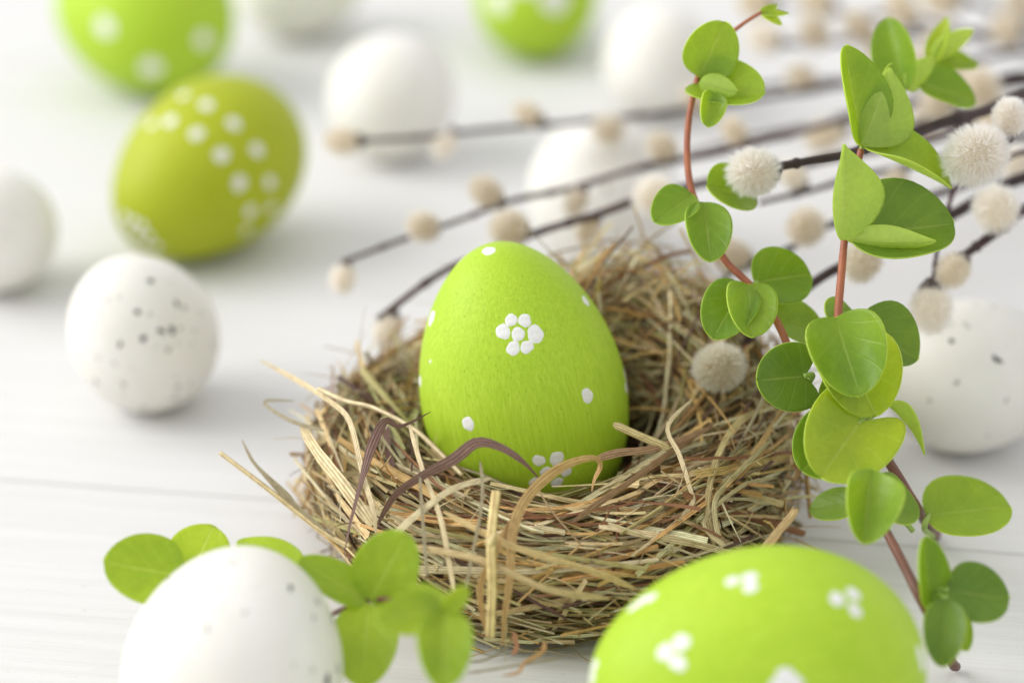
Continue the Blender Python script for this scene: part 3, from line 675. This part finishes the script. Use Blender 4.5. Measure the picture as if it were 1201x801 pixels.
def twig(ctrl, wpx, label, cats, mt=TWIG, tail=True, taper=(.7, 1.25), name='willow_twig', dz=0.0):
    """ctrl: (px,py,depth) from tip to butt; cats: (px,py,depth,diam_px,kind,axis_cam,elong)"""
    cp = [P(x, y, z + dz) for x, y, z in ctrl]
    if tail:                                   # the butt bends down to lie on the table beyond the frame
        e = cp[-1]; d = (cp[-1] - cp[-2]).normalized(); dd = Vector((d.x, d.y, 0)).normalized()
        h = e.z; run = max(.05, h * 1.1)
        cp += [e + dd * run * .45 + Vector((0, 0, -h * .28 + d.z * .0)), Vector((e.x, e.y, 0)) + dd * run * 1.05 + Vector((0, 0, .003))]
    n = 12 * (len(cp) - 1); pts = spline(cp, n); org = pts[-1].copy(); org.z = 0
    root = empty(name, org, label, 'twig', 'pussy willow twigs')
    r0 = wpx * 1.15 * pxm(cp[0]) / 2; rs = []
    for i in range(n + 1):
        f = i / n; k = taper[0] + (taper[1] - taper[0]) * f
        rs.append(r0 * k * (1 + .12 * noise.noise(pts[i] * 160) + (.35 if (i % 17) == 9 else 0)))
        pts[i] += Vector((noise.noise(pts[i] * 55), noise.noise(pts[i] * 55 + Vector((9, 0, 0))), noise.noise(pts[i] * 55 + Vector((0, 9, 0))))) * .0008
    for p, r in zip(pts, rs): p.z = max(p.z, r)
    mb = MB(); mb.tube(pts, rs, seg=8); mb.c = []
    link('bark', mb.mesh('bark', mt), root)
    for (x, y, z, dia, kind, ax, el) in cats:
        c = P(x, y, z + dz); R_ = dia * pxm(c) / 2 / 1.0
        R_ *= 1 / 1.08
        o = bpy.data.objects.new('catkin', rw.choice(CK[kind])); COL.objects.link(o); o.parent = root
        o.location = c - org; v = camdir(ax).normalized()
        o.rotation_euler = (v.to_track_quat('Z', 'Y') @ Quaternion((0, 0, 1), rw.uniform(0, 6))).to_euler()
        R_ *= rw.uniform(.92, 1.06); o.scale = (R_ * rw.uniform(.92, 1.04), R_ * rw.uniform(.92, 1.04), R_ * el * rw.uniform(1.04, 1.22))
        s_ = bpy.data.objects.new('bud_scale', SCM); COL.objects.link(s_); s_.parent = o
        # the short stalk from the scale to the nearest point of the twig
        bse = c - v * (R_ * el * 1.15); near = min(pts, key=lambda p: (p - bse).length)
        if (near - bse).length > .0012:
            m2 = MB(); mid = (near + bse) / 2 - v * .0006; m2.tube(spline([near, mid, bse + v * .001], 6), [.0006] * 7, seg=6); m2.c = []
            link('stalk', m2.mesh('stalk', mt), root)
    return root
Lf = (-1, .1, .1)
twig([(424, 166, .595), (510, 161, .60), (620, 149, .606), (690, 143, .612), (800, 129, .62), (950, 106, .635), (1090, 84, .65), (1215, 62, .66)], 8,
     'dark twig with tan catkin tip reaching past the plain white egg',
     [(403, 165, .594, 42, 'tan', (-1, .02, .1), 1.15), (522, 168, .601, 36, 'white', (-.5, -.8, .3), 1.1), (620, 134, .605, 36, 'tan', (-.9, .5, .2), 1.1), (714, 152, .610, 44, 'grey', (-.4, -.3, .8), 1.0), (815, 118, .621, 34, 'tan', (-.7, .7, 0), 1.2)])
twig([(400, 309, .575), (470, 281, .578), (545, 254, .582), (600, 237, .586), (680, 215, .592), (760, 196, .598), (870, 172, .606), (1010, 136, .616), (1215, 98, .63)], 7.5,
     'slender twig with pale catkins crossing behind the nest egg top',
     [(402, 326, .575, 38, 'white', (-.2, -.9, .3), 1.0), (497, 266, .576, 42, 'grey', (-.6, .1, .7), 1.0), (571, 226, .584, 46, 'grey', (-.7, .6, .3), 1.0), (777, 174, .60, 40, 'grey', (-.6, .7, .3), 1.0), (862, 155, .61, 36, 'tan', (-.6, .7, .2), 1.1), (676, 236, .59, 32, 'grey', (-.4, -.8, .2), 1.2)], TWIG_R, dz=-.02)
twig([(441, 374, .555), (520, 320, .558), (570, 298, .56), (625, 275, .562), (700, 251, .565), (760, 230, .568), (840, 212, .572), (960, 190, .58), (1080, 165, .59), (1215, 128, .6)], 10,
     'thick reddish twig running down behind the nest egg to the straw rim',
     [(455, 386, .556, 40, 'white', (-.3, -.9, .2), 1.0), (598, 268, .558, 52, 'grey', (-.7, .3, .6), .95), (768, 229, .562, 56, 'white', (-.5, -.1, .8), 1.0), (690, 268, .567, 34, 'tan', (-.5, -.8, .2), 1.2)], TWIG_R, dz=-.014)
twig([(900, 196, .492), (945, 188, .495), (1000, 178, .50), (1085, 150, .512), (1150, 131, .522), (1215, 112, .535)], 11,
     'near black twig ending in a fluffy white catkin beside the leafy stem',
     [(885, 202, .489, 62, 'near', (-.8, -.1, .5), 1.0)], taper=(.8, 1.4))
twig([(890, 238, .552), (949, 222, .556), (1009, 206, .562), (1073, 194, .57), (1215, 160, .585)], 8,
     'dark twig passing just under the fluffy white catkin', [(930, 206, .555, 38, 'white', (-.6, .6, .3), 1.1), (1050, 214, .562, 40, 'grey', (-.5, -.7, .4), 1.0), (1165, 152, .575, 44, 'tan', (-.5, .7, .4), 1.0)])
twig([(852, 322, .545), (922, 293, .547), (973, 265, .55), (1040, 243, .555), (1110, 225, .56), (1215, 195, .572)], 9,
     'dark twig carrying a round grey catkin turned face on', [(945, 266, .540, 54, 'grey', (-.1, 0, 1), .9), (858, 300, .545, 50, 'grey', (-.6, .2, .5), 1.1), (828, 346, .545, 48, 'tan', (-.7, -.4, .3), 1.0)])
twig([(868, 420, .515), (885, 380, .515), (911, 364, .515), (975, 320, .518), (1043, 288, .522), (1110, 255, .527), (1215, 207, .537)], 11,
     'thick dark twig ending in a furry grey catkin on the nest rim',
     [(845, 431, .498, 76, 'nearg', (-.7, -.1, .6), .95), (1012, 305, .512, 54, 'grey', (-.4, -.6, .6), 1.1)], taper=(.8, 1.3))
twig([(1092, 342, .512), (1097, 300, .514), (1110, 250, .517), (1123, 218, .520), (1160, 195, .525), (1215, 180, .535)], 6,
     'thin twig bending down to a hanging cream catkin over the ivory egg', [(1092, 361, .511, 54, 'white', (0, -1, .3), 1.0)], TWIG_R)
twig([(1127, 303, .515), (1150, 285, .517), (1172, 268, .52), (1215, 243, .53)], 13,
     'stout dark twig with two pinkish catkins above the ivory egg', [(1118, 317, .513, 48, 'tan', (-.6, -.6, .4), 1.05), (1168, 246, .512, 58, 'white', (-.3, .5, .7), 1.0)])
twig([(1182, 168, .490), (1192, 160, .492), (1215, 150, .497)], 7,
     'brown twig with a large fluffy cream catkin at its end', [(1146, 182, .484, 76, 'near', (-.7, -.3, .7), 1.08), (1184, 140, .49, 42, 'near', (-.1, .9, .4), 1.1)], TWIG_R, taper=(.9, 1.2))
FARL = ['far twig with cream catkins along the topmost edge of the bunch', 'far twig behind the leafy tips with round grey catkins', 'far dark twig holding tan catkins behind the upper leaf cluster', 'far thin twig sloping between the two leafy stems', 'far twig with brownish catkins at the back of the bunch', 'stout far twig whose tan catkins crowd together behind the top leaves']
twig([(890, 50, .67), (960, 50, .67), (1010, 47, .675), (1100, 40, .68), (1215, 46, .69)], 8, FARL[0],
     [(897, 45, .665, 46, 'white', (-.8, .2, .3), 1.0), (955, 38, .665, 46, 'grey', (-.3, .5, .7), 1.0), (1033, 62, .67, 46, 'tan', (-.5, -.5, .5), 1.0), (1180, 36, .68, 46, 'tan', (-.5, .5, .5), 1.0), (1008, 32, .67, 42, 'grey', (-.5, .6, .4), 1.0), (1098, 55, .675, 44, 'tan', (-.5, -.6, .4), 1.1)])
twig([(860, 104, .655), (940, 99, .655), (992, 97, .657), (1080, 98, .66), (1215, 100, .67)], 7, FARL[1],
     [(940, 92, .65, 40, 'grey', (-.6, .3, .6), 1.0), (1075, 84, .655, 44, 'tan', (-.5, .6, .4), 1.1), (1160, 112, .66, 44, 'grey', (-.5, -.6, .4), 1.0)], TWIG_R)
twig([(985, 15, .70), (1060, 22, .70), (1140, 40, .705), (1215, 66, .71)], 9, FARL[2],
     [(958, 4, .69, 44, 'tan', (-.9, .2, .2), 1.0), (1058, 12, .69, 46, 'tan', (-.5, .6, .4), 1.0), (1110, 52, .69, 48, 'tan', (-.5, -.6, .4), 1.0), (888, 4, .69, 42, 'tan', (-.9, 0, .2), 1.0)], TWIG_R)
twig([(806, 180, .63), (870, 165, .63), (938, 150, .633), (1020, 128, .637), (1120, 112, .642), (1215, 90, .65)], 7, FARL[3],
     [(968, 158, .625, 48, 'tan', (-.8, -.3, .3), 1.15), (1090, 135, .635, 50, 'tan', (-.5, -.5, .5), 1.1), (1030, 145, .632, 40, 'grey', (-.5, -.6, .4), 1.1), (1140, 96, .64, 42, 'grey', (-.5, .6, .4), 1.0)], TWIG_R)
twig([(1120, -8, .72), (1160, 10, .72), (1215, 38, .725)], 9, FARL[4], [(1105, 0, .715, 48, 'tan', (-.8, .2, .4), 1.0), (1195, 8, .71, 46, 'grey', (-.3, .7, .5), 1.0)])
twig([(1070, 150, .60), (1120, 128, .602), (1165, 100, .605), (1215, 94, .61)], 14, FARL[5],
     [(1150, 105, .595, 50, 'tan', (-.4, .6, .6), 1.0), (1120, 92, .60, 46, 'tan', (-.5, .6, .4), 1.0), (1100, 120, .6, 50, 'tan', (-.4, -.5, .6), 1.0), (1190, 190, .55, 44, 'white', (-.4, -.4, .6), 1.0)])

# ------------------------------------------------------------------ leafy sprigs
def leaf(parent, base, tip, wr=.85, nrm_c=(0, .2, 1), cup=.25, bend=.0, notch=.12, m=LEAF, fold=0.0, roll=(0, 0), pointy=.0, rnd_=random.Random(3), pet=None, asym=(1, 1)):
    """base/tip: (px,py,depth); nrm_c: upper side's direction in view axes; cup: edges rise; bend: tip curls up; roll: extra curl of left/right half"""
    B = P(*base); T = P(*tip); y = T - B; L = y.length; y.normalize()
    n = camdir(nrm_c); n = (n - y * n.dot(y)).normalized(); x = y.cross(n)
    W = L * wr / 2; ns, nt_ = 16, 18; V = []; UV = []; F = []
    sd = rnd_.uniform(0, 50)
    for j in range(nt_ + 1):
        t = j / nt_; tt = .5 - .5 * math.cos(math.pi * t)
        eb = .47 if notch > .2 else .80
        e_ = eb + (.47 + .4 * pointy - eb) * min(1, tt / .45) ** 1.0
        wv = math.sin(math.pi * tt ** (.86 - .05 * pointy)) ** e_ if 0 < tt < 1 else 0.0
        wv = max(wv, .015)
        for i in range(ns + 1):
            s = -1 + 2 * i / ns; s = math.sin(s * math.pi / 2) * .55 + s * .45
            xx = s * W * wv * (asym[0] if s < 0 else asym[1]); yy = tt * L - notch * L * (abs(s) ** 1.6) * (1 - tt) ** 2 * 2.0 * wv
            c_ = (xx / W)
            zz = cup * W * c_ * c_ + fold * W * abs(c_) + bend * L * (tt - .15) ** 2 + cup * .25 * L * (tt - .5) ** 2
            side = roll[0] if s < 0 else roll[1]
            zz += side * W * abs(c_) ** 2.2
            zz += .035 * W * noise.noise(Vector((s * 1.6 + sd, tt * 2.2, 0))) + .02 * W * math.sin(tt * 9 + sd) * abs(c_)
            V.append(B + x * xx + y * yy + n * zz); UV.append((.5 + s / 2, tt))
    for j in range(nt_):
        for i in range(ns):
            a = j * (ns + 1) + i; F.append((a, a + 1, a + ns + 2, a + ns + 1))
    for v in V: v.z = max(v.z, .0007)
    mb = MB(); mb.v = V; mb.f = F; mb.uv = UV
    me = mb.mesh('leaf', m, org=B); me.materials.append(LEAF_U)
    o = link('leaf', me, parent); o.location = B
    so_ = o.modifiers.new('thickness', 'SOLIDIFY'); so_.thickness = .00028; so_.offset = -1; so_.material_offset = 1; so_.material_offset_rim = 1
    if pet:
        mbp = MB(); pp = [P(*q_) for q_ in pet] + [B + y * (.03 * L)]
        mbp.tube(spline(pp, 8), [.00062] * 9, seg=6); mbp.c = []
        link('petiole', mbp.mesh('petiole', PETIOLE), o).location = -B + Vector(parent.location) if False else (0, 0, 0)
        ch = o.children[0]; ch.matrix_parent_inverse = Matrix.Identity(4)
        for v in ch.data.vertices: v.co -= B
    return o
def sprig(label, segs, loc):
    root = empty('leafy_sprig', loc, label, 'sprig', 'creeping jenny sprigs')
    for ctrl, w0, w1, m in segs:
        cp = [P(*c) for c in ctrl]; n = 10 * (len(cp) - 1); pts = spline(cp, n); sc = pxm(cp[0]) / 2
        rs = [(w0 + (w1 - w0) * i / n) * sc * (1 + .08 * noise.noise(pts[i] * 300)) for i in range(n + 1)]
        for p, r in zip(pts, rs): p.z = max(p.z, r)
        mb = MB(); mb.tube(pts, rs, seg=10); mb.c = []
        link('stem', mb.mesh('stem', m), root)
    return root
LR = random.Random(5)
# tall stem leaning over the nest
gA = at_h(1121, 785, 0); zA = (gA - CAM).dot(FWD)
A = sprig('tall leafy stem rising from the table past the nest to a tiny tip bud',
  [([(1121, 785, zA - .0004), (1085, 712, .447), (1040, 624, .460), (1000, 555, .468), (955, 478, .476), (940, 450, .478)], 12, 9.5, STEM_BRN),
   ([(940, 450, .478), (915, 385, .483), (885, 340, .486), (851, 306, .487), (832, 270, .488), (812, 226, .489), (806, 185, .490), (808, 140, .491), (817, 95, .492)], 9.5, 7.5, STEM_RED),
   ([(817, 95, .492), (822, 82, .492), (848, 48, .493), (872, 28, .494), (893, 15, .495)], 6.5, 4, STEM_RED)], gA)
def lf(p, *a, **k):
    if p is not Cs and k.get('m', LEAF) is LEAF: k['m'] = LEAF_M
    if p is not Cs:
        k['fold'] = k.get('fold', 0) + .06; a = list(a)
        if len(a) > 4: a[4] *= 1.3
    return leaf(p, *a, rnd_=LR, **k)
Cs = None
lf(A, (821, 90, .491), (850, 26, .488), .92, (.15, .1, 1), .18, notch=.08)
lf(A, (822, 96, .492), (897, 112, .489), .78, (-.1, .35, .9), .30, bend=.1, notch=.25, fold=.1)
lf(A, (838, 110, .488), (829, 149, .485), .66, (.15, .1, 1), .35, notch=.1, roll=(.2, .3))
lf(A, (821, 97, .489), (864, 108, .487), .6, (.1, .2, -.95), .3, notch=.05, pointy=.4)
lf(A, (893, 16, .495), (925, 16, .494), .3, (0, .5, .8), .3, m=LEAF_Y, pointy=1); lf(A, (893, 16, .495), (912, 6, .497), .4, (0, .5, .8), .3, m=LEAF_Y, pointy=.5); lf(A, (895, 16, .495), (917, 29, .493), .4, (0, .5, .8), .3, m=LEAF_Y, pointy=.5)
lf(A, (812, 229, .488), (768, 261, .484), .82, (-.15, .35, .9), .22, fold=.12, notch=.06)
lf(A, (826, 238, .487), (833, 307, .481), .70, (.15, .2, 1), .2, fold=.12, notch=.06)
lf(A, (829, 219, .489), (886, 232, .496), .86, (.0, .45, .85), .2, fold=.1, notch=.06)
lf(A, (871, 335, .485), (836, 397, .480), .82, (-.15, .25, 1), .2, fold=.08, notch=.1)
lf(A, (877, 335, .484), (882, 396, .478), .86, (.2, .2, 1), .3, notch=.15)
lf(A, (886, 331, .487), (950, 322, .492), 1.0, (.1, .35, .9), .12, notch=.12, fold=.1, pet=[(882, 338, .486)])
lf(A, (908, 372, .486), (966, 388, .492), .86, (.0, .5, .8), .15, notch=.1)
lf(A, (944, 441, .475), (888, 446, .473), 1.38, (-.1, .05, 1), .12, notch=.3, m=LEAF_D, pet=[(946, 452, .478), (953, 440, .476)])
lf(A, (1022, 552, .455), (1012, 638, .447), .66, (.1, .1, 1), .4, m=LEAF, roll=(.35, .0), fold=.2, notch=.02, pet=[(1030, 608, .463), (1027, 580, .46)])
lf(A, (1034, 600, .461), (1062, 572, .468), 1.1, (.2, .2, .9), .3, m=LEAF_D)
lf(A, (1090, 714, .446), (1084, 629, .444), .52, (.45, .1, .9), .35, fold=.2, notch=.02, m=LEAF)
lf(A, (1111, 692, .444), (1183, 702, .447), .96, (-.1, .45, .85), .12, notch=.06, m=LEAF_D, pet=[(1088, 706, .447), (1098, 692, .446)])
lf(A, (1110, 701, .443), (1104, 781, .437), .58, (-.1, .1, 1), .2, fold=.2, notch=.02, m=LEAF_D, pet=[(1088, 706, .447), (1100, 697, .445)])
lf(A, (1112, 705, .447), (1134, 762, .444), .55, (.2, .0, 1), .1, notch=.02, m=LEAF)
# second stem behind the first
gB = at_h(1097, 630, 0); zB = (gB - CAM).dot(FWD)
Bs = sprig('upright leafy stem with yellow green round leaves in front of the ivory egg',
  [([(1098, 631, zB - .0004), (1072, 590, .484), (1044, 544, .480), (1012, 495, .478), (990, 440, .477), (984, 405, .477)], 12, 10, STEM_BRN),
   ([(984, 405, .477), (983, 370, .477), (987, 320, .478), (991, 278, .479), (1000, 220, .481), (1010, 176, .482)], 11, 8.5, STEM_RED),
   ([(1010, 176, .482), (1030, 140, .49), (1058, 108, .505), (1080, 85, .512), (1097, 70, .516)], 7, 5, PETIOLE)], gB)
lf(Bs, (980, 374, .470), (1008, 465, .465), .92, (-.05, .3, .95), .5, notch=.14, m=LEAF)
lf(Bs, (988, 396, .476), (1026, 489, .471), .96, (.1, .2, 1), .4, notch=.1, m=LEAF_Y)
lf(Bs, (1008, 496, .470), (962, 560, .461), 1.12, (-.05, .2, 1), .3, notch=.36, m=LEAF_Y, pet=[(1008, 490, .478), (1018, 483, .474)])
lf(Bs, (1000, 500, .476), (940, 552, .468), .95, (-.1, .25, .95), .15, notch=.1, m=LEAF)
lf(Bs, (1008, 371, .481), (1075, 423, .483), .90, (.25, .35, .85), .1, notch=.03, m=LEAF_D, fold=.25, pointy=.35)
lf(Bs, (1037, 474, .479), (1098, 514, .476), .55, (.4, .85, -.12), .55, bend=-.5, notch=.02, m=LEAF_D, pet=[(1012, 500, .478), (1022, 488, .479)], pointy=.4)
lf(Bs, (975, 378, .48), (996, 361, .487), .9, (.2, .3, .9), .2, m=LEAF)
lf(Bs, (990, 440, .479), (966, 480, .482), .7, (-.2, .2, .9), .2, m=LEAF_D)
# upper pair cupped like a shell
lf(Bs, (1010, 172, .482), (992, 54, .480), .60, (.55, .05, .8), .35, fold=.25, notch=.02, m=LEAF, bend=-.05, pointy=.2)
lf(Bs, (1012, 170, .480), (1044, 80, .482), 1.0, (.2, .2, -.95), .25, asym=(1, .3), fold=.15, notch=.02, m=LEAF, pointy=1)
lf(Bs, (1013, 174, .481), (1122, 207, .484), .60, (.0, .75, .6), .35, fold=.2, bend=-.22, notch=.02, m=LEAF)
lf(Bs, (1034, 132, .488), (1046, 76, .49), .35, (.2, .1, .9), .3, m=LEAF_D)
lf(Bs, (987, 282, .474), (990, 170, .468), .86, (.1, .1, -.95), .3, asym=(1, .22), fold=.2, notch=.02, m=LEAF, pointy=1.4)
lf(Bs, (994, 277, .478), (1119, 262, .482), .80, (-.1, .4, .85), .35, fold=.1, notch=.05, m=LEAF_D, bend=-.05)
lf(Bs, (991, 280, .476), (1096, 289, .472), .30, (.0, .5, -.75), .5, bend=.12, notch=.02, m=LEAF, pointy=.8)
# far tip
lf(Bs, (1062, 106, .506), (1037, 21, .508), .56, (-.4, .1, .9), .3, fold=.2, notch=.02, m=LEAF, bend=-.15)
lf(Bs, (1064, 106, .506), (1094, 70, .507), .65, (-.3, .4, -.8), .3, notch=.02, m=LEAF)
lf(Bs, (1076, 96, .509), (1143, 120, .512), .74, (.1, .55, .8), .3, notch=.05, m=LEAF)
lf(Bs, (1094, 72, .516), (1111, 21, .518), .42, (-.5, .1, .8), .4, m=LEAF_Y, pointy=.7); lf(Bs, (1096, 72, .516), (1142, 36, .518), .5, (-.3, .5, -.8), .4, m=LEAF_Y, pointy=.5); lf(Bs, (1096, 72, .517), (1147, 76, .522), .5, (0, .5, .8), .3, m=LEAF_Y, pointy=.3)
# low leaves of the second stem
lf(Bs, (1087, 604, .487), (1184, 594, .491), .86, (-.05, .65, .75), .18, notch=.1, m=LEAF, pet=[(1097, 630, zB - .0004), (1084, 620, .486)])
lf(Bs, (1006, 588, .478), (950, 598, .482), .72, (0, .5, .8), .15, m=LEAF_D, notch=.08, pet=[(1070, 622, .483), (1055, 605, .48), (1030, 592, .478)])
# sprig behind the front white egg
gC = at_h(330, 745, 0); zC = (gC - CAM).dot(FWD)
Cs = sprig('low leafy sprig lying between the straw nest and the front white egg',
  [([(196, 700, .452), (240, 706, .450), (330, 742, zC - .001), (400, 715, .448), (432, 703, .445), (478, 705, .435), (522, 716, .423)], 6, 7, STEM_BRN)], gC)
lf(Cs, (214, 676, .452), (122, 659, .448), .96, (-.05, .5, .85), .15, notch=.08, m=LEAF)
lf(Cs, (222, 674, .454), (250, 617, .459), 1.12, (.1, .55, .8), .15, notch=.08, m=LEAF)
lf(Cs, (352, 668, 0.4500), (280, 634, 0.4560), .62, (.1, .85, .4), .3, notch=.05, m=LEAF)
lf(Cs, (432, 704, 0.4450), (350, 657, 0.4440), .60, (.3, .65, .7), .2, notch=.05, m=LEAF)
lf(Cs, (431, 708, 0.4440), (426, 806, 0.4330), .68, (0, .35, .95), .15, fold=.1, notch=.05, m=LEAF)
lf(Cs, (434, 703, 0.4430), (477, 626, 0.4390), .86, (-.15, .15, 1), .12, notch=.08, m=LEAF)
lf(Cs, (518, 714, 0.4220), (442, 727, 0.4190), .72, (-.05, .5, .85), .15, notch=.06, m=LEAF_Y)
lf(Cs, (522, 714, 0.4220), (520, 808, 0.4120), .60, (.1, .3, .95), .2, notch=.04, m=LEAF_Y, fold=.15)
lf(Cs, (521, 713, 0.4220), (482, 687, 0.4250), .62, (-.2, .6, .7), .2, m=LEAF_Y)
lf(Cs, (524, 716, 0.4210), (548, 688, 0.4190), .6, (.3, .3, .8), .2, m=LEAF_Y)
